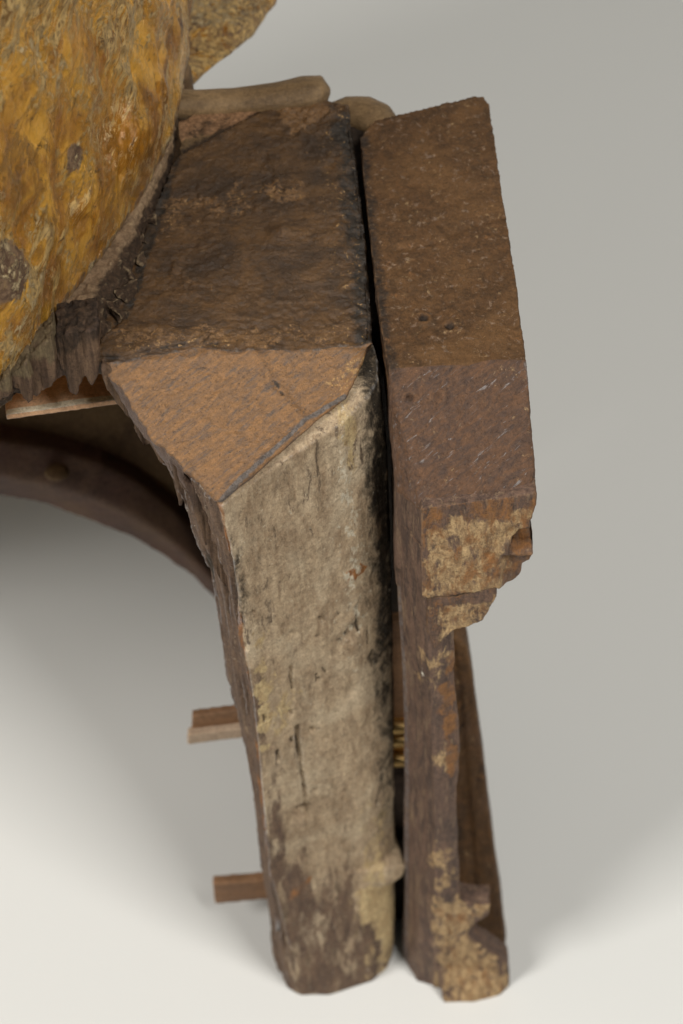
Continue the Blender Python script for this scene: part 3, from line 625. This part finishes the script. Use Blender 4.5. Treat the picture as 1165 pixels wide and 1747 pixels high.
# rear rib of the board, set back behind the broken front layer
bm = new_bm()
def seg_quad(px_l, px_r, py, y): return [at_y(px_l, py, y), at_y(px_r, py, y)]
rr = []
for (pl, pr, py, y) in [(745, 777, 1085, 0.082), (745, 797, 1104, 0.080), (750, 806, 1160, 0.074), (750, 820, 1262, 0.064), (750, 839, 1420, 0.046), (750, 853, 1530, 0.034), (750, 863, 1610, 0.025), (750, 866, 1655, 0.022)]:
    a, b = seg_quad(pl, pr, py, y); zc = max(a[2], 0.0)
    b = np.array([b[0], b[1], a[2]])
    rr.append([a, a+(b-a)*0.62, a+(b-a)*0.66+np.array([0, -0.0012, 0]), b+np.array([0, -0.001, 0]), b+np.array([0, 0.02, 0]), a+np.array([0, 0.02, 0])])
loft(bm, rr[::-1])
solid('rear_rib', bm, M_post, board, 0.0011, lambda V, N: 0.0008*fbm(V, (120, 120, 10), 241, 4),
    lambda V, N: {'purple': np.full(len(V), 0.35), 'orange': 0.36*smooth(0, 0.3, fbm(V, (90, 90, 9), 242)), 'soot_shade': 0.46*smooth(-0.1, 0.4, fbm(V, (70, 70, 8), 243))})['label'] = 'dark slanting rib set back behind the broken front of the board'

# ------------------------------------------------------------------ 3. gilded sculpture
gil = thing('gilded_sculpture', 'large worn gilded carving with flaking gold leaf, bulging over the dark block', 'gilded sculpture', (-0.15, 0.22, 0))
# edge of the gilding, seen from the camera, from top (far) to lower left (near)
gedge = [(335, -260, 0.515), (333, -150, 0.505), (331, -60, 0.50), (327, 0, 0.495), (318, 60, 0.49), (322, 95, 0.485), (312, 140, 0.482), (302, 190, 0.48), (292, 240, 0.478), (256, 310, 0.478), (221, 360, 0.478), (187, 410, 0.478), (148, 460, 0.478), (110, 510, 0.478), (76, 562, 0.478), (50, 608, 0.476), (0, 655, 0.474), (-60, 705, 0.47), (-140, 760, 0.465), (-260, 800, 0.46), (-420, 820, 0.46), (-620, 780, 0.46)]
rim3 = [at_z(x, y, z) for x, y, z in gedge]
apex = np.array([-0.24, 0.24, 0.86])
bm = new_bm(); layers = []
n_ = len(rim3)
backs = [np.array([-0.60, 0.05, 0.46]), np.array([-0.62, 0.45, 0.46]), np.array([-0.3, 0.60, 0.48]), np.array([-0.16, 0.56, 0.50])]
loop0 = rim3+backs
cen = np.mean(np.array(loop0), axis=0)
def ring_at(v):          # v 0 at rim, 1 near apex
    out = []
    for p in loop0:
        q = p.copy(); ang = v*math.pi/2
        hz = math.sin(ang); rad = math.cos(ang)
        out.append(np.array([apex[0]+(p[0]-apex[0])*(rad**0.75), apex[1]+(p[1]-apex[1])*(rad**0.75), p[2]+(apex[2]-p[2])*hz**1.15]))
    return out
loft(bm, [[p+np.array([0, 0, -0.014])+(cen-p)*np.array([0.06, 0.06, 0]) for p in loop0], loop0] + [ring_at(v) for v in (0.06, 0.12, 0.2, 0.3, 0.42, 0.54, 0.66, 0.78, 0.88, 0.96)])
def g_disp(V, N):
    near = smooth(0.0, 0.045, seg_dist(V, rim3[3:-4]))
    q = V+0.02*np.stack([fbm(V, 14, 251, 3), fbm(V, 14, 252, 3), fbm(V, 14, 253, 3)], 1)
    d = 0.010*fbm(q, (11, 11, 16), 254, 3)
    d += 0.0016*(1-np.abs(fbm(q, (42, 42, 14), 255, 4))*3) + 0.0012*fbm(V, (120, 120, 60), 256, 4) + 0.0005*fbm(V, 330, 257, 3)
    e_ = np.array([0.60, 0.30, 0.75]); e_ /= np.linalg.norm(e_); al = (V@e_)[:, None]*e_; W = (V-al)+al*0.28
    d += 0.0034*(0.35-np.abs(fbm(W, 34, 258, 3)))*2 + 0.0016*fbm(W, 150, 259, 3)
    r1 = [at_t(-60, 350, 0.93), at_t(60, 320, 0.95), at_t(120, 290, 0.97), at_t(150, 330, 0.985), at_t(230, 330, 1.02)]
    h = seg_dist(V, r1); d += 0.004*np.exp(-(h/0.012)**2)
    d = d*(0.22+0.78*near)
    return np.where(V[:, 2] > 0.47, d, d*0.4)
def surf(V, px, py):
    d = ray(px, py); t = (V-CAM)@d/(d@d); dist = np.linalg.norm(V-CAM-t[:, None]*d, axis=1)
    c = np.where(dist < 0.004)[0]
    return V[c[np.argmin(t[c])]] if len(c) else at_t(px, py, 1.0)
def g_masks(V, N):
    q = V+0.008*np.stack([fbm(V, 45, 264), fbm(V, 45, 265), fbm(V, 45, 266)], 1)
    def bl(px, py, rx, p=2, sc=(1, 1, 1)): return np.exp(-(np.linalg.norm((q-surf(V, px, py))*np.array(sc), axis=1)/rx)**p)
    rd = seg_dist(V, rim3)
    tan = np.maximum.reduce([0.72*bl(60, 60, 0.060), 0.58*bl(20, 590, 0.022), 0.55*bl(90, 400, 0.022), 0.70*bl(230, 50, 0.040), 0.55*bl(110, 255, 0.012), 0.45*smooth(0.05, 0.45, fbm(V, 17, 262, 4)), np.full(len(V), 0.33)])
    tan = tan*(1-0.6*bl(60, 220, 0.035))*(1-0.7*bl(260, 190, 0.02))
    br = np.maximum.reduce([0.60*smooth(0.008, 0.001, rd), 0.95*bl(12, 470, 0.016, 4), 0.9*bl(143, 272, 0.0065, 4, (1.5, 1, 0.8)), 0.66*bl(315, 30, 0.012), 0.55*bl(70, 545, 0.010), 0.36*smooth(0.1, 0.5, fbm(V, 30, 263, 4))])
    gz = np.maximum.reduce([0.75*bl(215, 250, 0.028), 0.7*bl(290, 150, 0.022), 0.62*bl(150, 370, 0.022), 0.55*bl(110, 470, 0.015)])
    return {'tan': tan, 'brown': br, 'glaze': gz}
solid('gilded_body', bm, M_gilt, gil, 0.0014, g_disp, g_masks, relax=2)

# rough brown broken edge of the carving, along the crack
inner = [at_z(x, y, 0.476) for x, y in [(312, 150), (303, 195), (292, 242), (256, 312), (221, 362), (187, 412), (148, 462), (110, 512), (76, 562), (50, 610), (0, 655), (-60, 705), (-140, 760)]]
outer = [at_z(x, y, 0.470) for x, y in [(306, 170), (300, 205), (295, 262), (276, 318), (249, 385), (228, 450), (206, 520), (184, 546), (165, 570), (100, 600), (10, 668), (-60, 716), (-140, 770)]]
bm = new_bm(); rg = []
for a, b in zip(inner, outer):
    c = a + (a-b)*0.6
    rg.append([a+np.array([0, 0, 0.001]), a*0.5+b*0.5+np.array([0, 0, 0.004]), b+np.array([0, 0, -0.002]), b+np.array([-0.001, 0.004, -0.012]), c+np.array([-0.004, 0.004, -0.012]), c+np.array([-0.004, 0, 0.0])])
loft(bm, rg)
def rim_disp(V, N): return 0.0040*fbm(V, 60, 271, 5, 0.65)*np.where(N[:, 0] > 0.7, 0.5, 1)+0.0018*fbm(V, (260, 260, 260), 272, 4)
def rim_masks(V, N):
    do = seg_dist(V, outer); di = seg_dist(V, inner)
    dk = smooth(0.25, 0.75, do/(do+di)*-1+1+0.35*fbm(V, 60, 273, 4))*smooth(0.14, 0.22-0.08, V[:, 1]*0+0.2)
    lowf = smooth(0.10, 0.07, V[:, 1]+0.01*fbm(V, 60, 274))*smooth(-0.125, -0.10, V[:, 0])
    return {'soot_shade': np.maximum.reduce([0.80*dk*smooth(0.24, 0.20, V[:, 1]), 0.85*lowf, 0.95*smooth(0.004, 0.001, do)*smooth(0.24, 0.20, V[:, 1])]), 'rough': 0.42+0*dk}
M_rim = wood('broken_fibrous_edge', (0.24, 0.155, 0.09), (0.12, 0.075, 0.043), (0.29, 0.195, 0.115), (160, 160, 160),
    layers=[('rough', (0.30, 0.21, 0.125), (0.16, 0.10, 0.06), (420, 420, 420), 0.7, 0.15), ('soot_shade', (0.030, 0.020, 0.013), (0.075, 0.045, 0.027), (180, 180, 180), 0.5, 0.2)], rough=0.7, bump=0.8)
solid('broken_edge', bm, M_rim, gil, 0.0010, rim_disp, rim_masks, relax=1)['label'] = 'rough brown broken edge of the gilded carving beside the crack'
# dark crusty lumps packed along the crack at the lower end of the broken edge
bm = new_bm(); rc = random.Random(11)
for (x, y, sz) in [(222, 470, 7), (212, 500, 8), (188, 512, 9), (196, 536, 8), (165, 530, 9), (150, 552, 10), (172, 560, 8), (128, 566, 9), (112, 578, 8), (140, 585, 8), (232, 440, 6), (244, 405, 5), (256, 372, 5), (98, 590, 6)]:
    c = at_z(x, y, 0.470); hull(bm, [c+np.array([rc.uniform(-1, 1)*sz*0.75, rc.uniform(-1, 1)*sz*0.8, rc.uniform(-0.9, 0.75)*sz*0.7])*0.001 for _ in range(11)])
solid('crust', bm, M_rim, gil, 0.0007, lambda V, N: 0.0014*fbm(V, 190, 275, 4)+0.0006*fbm(V, 420, 276, 2), lambda V, N: {'soot_shade': 0.74+0.35*fbm(V, 90, 277, 3), 'rough': 0.3+0*V[:, 0]}, relax=0)['label'] = 'dark crusty broken lumps along the lower crack'
# splinters under the carving
splinter([(92, 575), (165, 560), (168, 600), (165, 640), (158, 655), (148, 646), (142, 642), (134, 660), (130, 672), (122, 668), (114, 655), (104, 630), (92, 600)], 0.0545, 0.075, gil, seed=281, pale=0.0, soot_shade=0.6)
splinter([(40, 612), (88, 580), (95, 610), (96, 648), (88, 662), (78, 668), (68, 674), (54, 680), (48, 660)], 0.047, 0.064, gil, seed=291, pale=0.75)
splinter([(14, 640), (46, 618), (56, 650), (56, 684), (48, 689), (38, 678), (30, 668), (20, 660)], 0.042, 0.056, gil, seed=301, pale=0.8)
splinter([(-60, 690), (16, 640), (20, 672), (10, 678), (-20, 700), (-60, 720)], 0.036, 0.050, gil, seed=311, pale=0.8)
splinter([(84, 590), (110, 600), (112, 640), (98, 650), (90, 655)], 0.056, 0.07, gil, seed=321, soot_shade=0.2)
# second lobe behind
bm = new_bm(); rg = []
for (x, y, r, z) in [(262, 150, 0.016, 0.44), (292, 95, 0.029, 0.435), (306, 55, 0.038, 0.43), (316, 10, 0.047, 0.43), (330, -60, 0.053, 0.43), (330, -150, 0.055, 0.43), (310, -260, 0.04, 0.43)]:
    c = at_z(x, y, z); rg.append([c+r*(math.cos(q)*Rv+math.sin(q)*np.array([0, 0.7, -0.3])*1.0) for q in np.linspace(0, 2*math.pi, 25)[:-1]])
loft(bm, rg)
solid('rear_lobe', bm, M_gilt, gil, 0.0016, lambda V, N: 0.003*fbm(V, (30, 30, 20), 331, 4), lambda V, N: {'tan': 0.62+0.2*fbm(V, 25, 332), 'brown': 0.42+0.3*fbm(V, 20, 333)}, relax=3)['label'] = 'tan and gold rounded lobe rising behind the carving'

# ------------------------------------------------------------------ 4. curved rail and its panel, low behind
apr = thing('curved_rail', 'dark curved rail under a shaded panel, arching down behind the leg', 'rail', (-0.15, 0.2, 0))
YA = 0.20
def arc_px(pts, y): return [at_y(a, b, y) for a, b in pts]
bm = new_bm()
upper = [(-1400, 1010), (-1150, 900), (-900, 845), (-600, 800), (-300, 770), (-160, 752), (0, 752), (90, 766), (170, 790), (240, 826), (300, 872), (350, 925), (400, 985), (500, 1080), (640, 1180)]
lowr = [(-1400, 1100), (-1150, 990), (-900, 935), (-600, 885), (-300, 850), (-160, 838), (0, 838), (80, 852), (150, 876), (220, 905), (280, 940), (330, 975), (380, 1025), (480, 1120), (620, 1220)]
ra = [[u, u*0.6+l*0.4+np.array([0, -0.010, 0]), l+np.array([0, -0.004, 0]), l+np.array([0, 0.03, 0]), u+np.array([0, 0.03, 0])] for u, l in zip(arc_px(upper, YA), arc_px(lowr, YA))]
loft(bm, ra)
solid('moulding', bm, M_apron, apr, 0.002, lambda V, N: 0.001*fbm(V, 40, 341, 3), None)
bm = new_bm()
pa = arc_px([(x, y+14) for x, y in upper[:-2]], YA+0.008)
top_z = 0.462
pb = [np.array([p[0], p[1]+0.05, top_z]) for p in pa]
loft(bm, [[p, q, q+np.array([0, 0.012, 0]), p+np.array([0, 0.012, 0])] for p, q in zip(pa, pb)])
solid('panel', bm, M_panel, apr, 0.0025, lambda V, N: 0.002*fbm(V, 30, 351, 4), None)
kb = at_y(97, 806, YA-0.010)
bm = new_bm(); bmesh.ops.create_uvsphere(bm, u_segments=16, v_segments=10, radius=0.0050, matrix=Matrix.Translation(kb) @ Matrix.Diagonal((1.4, 1.2, 0.7, 1)))
solid('peg_end', bm, M_panel, apr, 0.001, None, None)

# ------------------------------------------------------------------ 5. loose batten, crossbars, brass, added light block
bt_ = thing('wooden_batten', 'flat pinkish wooden batten with a chipped white front edge under the gilded carving', 'batten', tuple(at_z(100, 700, 0.41)))
zb = 0.4265
pl = [at_z(x, y, zb) for x, y in [(10, 708), (240, 676), (262, 610), (4, 640)]]
bm = new_bm(); loft(bm, [[p-np.array([0, 0, 0.0035]) for p in pl], pl])
def bat_masks(V, N):
    e = [pl[0], pl[1]]
    return {'white': 0.9*smooth(0.0028, 0.0008, seg_dist(V+0.0006*fbm(V, (80, 80, 300), 361)[:, None], [p+np.array([0, 0.0018, 0]) for p in e]))*smooth(0.2, 0.8, N[:, 2]), 'pore': np.full(len(V), 0.16)}
solid('board', bm, M_batten, bt_, 0.0007, lambda V, N: 0.0002*fbm(V, 200, 362, 3), bat_masks, relax=1)

cb = thing('crossbar', 'small grooved crossbar end with a pale lower strip, the upper one left of the leg', 'crossbar', tuple(at_y(370, 1240, 0.07)), 'crossbar ends left of the leg')
def bar(name, p, y0, y1, parent, mat, mk, seed):
    bm = new_bm(); slab_y(bm, p, y0, y1); return solid(name, bm, mat, parent, 0.0009, lambda V, N: 0.0003*fbm(V, (20, 200, 200), seed, 3), mk, relax=1)
bar('bar', [(328, 1222), (470, 1204), (470, 1238), (326, 1254)], 0.072, 0.0765, cb, M_peg, None, 371)
bar('edge_strip', [(320, 1254), (470, 1236), (470, 1252), (319, 1271)], 0.068, 0.0735, cb, M_peg, lambda V, N: {'white': 0.8+0*V[:, 0]}, 372)
cb2 = thing('crossbar', 'plain square crossbar end, the lower one left of the leg near the floor', 'crossbar', tuple(at_y(410, 1520, 0.05)), 'crossbar ends left of the leg')
bar('bar', [(363, 1508), (520, 1496), (520, 1528), (366, 1543)], 0.045, 0.0505, cb2, M_peg, None, 373)

br = thing('brass_fitting', 'ridged brass fitting deep in the gap between leg and board', 'brass fitting', tuple(at_y(678, 1265, 0.06)))
for i, (ya, yb) in enumerate([(1234, 1246), (1256, 1268), (1290, 1302)]):
    a = at_y(650, (ya+yb)/2+1, 0.055); b = at_y(712, (ya+yb)/2-1, 0.055)
    bm = new_bm(); rgs = []
    for t in (a, b): rgs.append([t+0.0042*np.array([0, math.cos(q), math.sin(q)]) for q in np.linspace(0, 2*math.pi, 17)[:-1]])
    loft(bm, rgs); solid('ridge', bm, M_brass, br, 0.0006, None, None)
bm = new_bm(); slab_y(bm, [(650, 1228), (712, 1222), (712, 1304), (650, 1310)], 0.058, 0.07); solid('plate', bm, M_brass, br, 0.001, None, None)
sl = thing('filler_slat', 'thin orange brown slat seen upright in the gap above the brass fitting', 'slat', tuple(at_y(680, 1300, 0.07)))
bm = new_bm(); slab_y(bm, [(640, 1060), (720, 1060), (716, 1226), (640, 1226)], 0.058, 0.064)
solid('slat', bm, M_peg, sl, 0.001, lambda V, N: 0.0004*fbm(V, (200, 200, 12), 381, 3), None)
bk = thing('added_light_block', 'dark block added to keep light out of the gap between leg and board', 'batten', (0.02, 0.10, 0))  # added part, blocks light passing behind the leg and through the gap
bm = new_bm(); loft(bm, [[(0.004, 0.085, 0.0), (0.046, 0.085, 0.0), (0.046, 0.28, 0.0), (0.004, 0.28, 0.0)], [(0.0, 0.085, 0.458), (0.036, 0.085, 0.458), (0.030, 0.232, 0.458), (0.0, 0.232, 0.458)]])
loft(bm, [[(0.014, 0.045, 0.0), (0.044, 0.045, 0.0), (0.044, 0.09, 0.0), (0.014, 0.09, 0.0)], [(0.014, 0.045, 0.088), (0.044, 0.045, 0.088), (0.044, 0.09, 0.088), (0.014, 0.09, 0.088)]])
solid('batten', bm, M_splint, bk, 0.0015, None, lambda V, N: {'soot_shade': 0.9+0*V[:, 0]})  # coloured nearly black to stand for the shade inside the gap
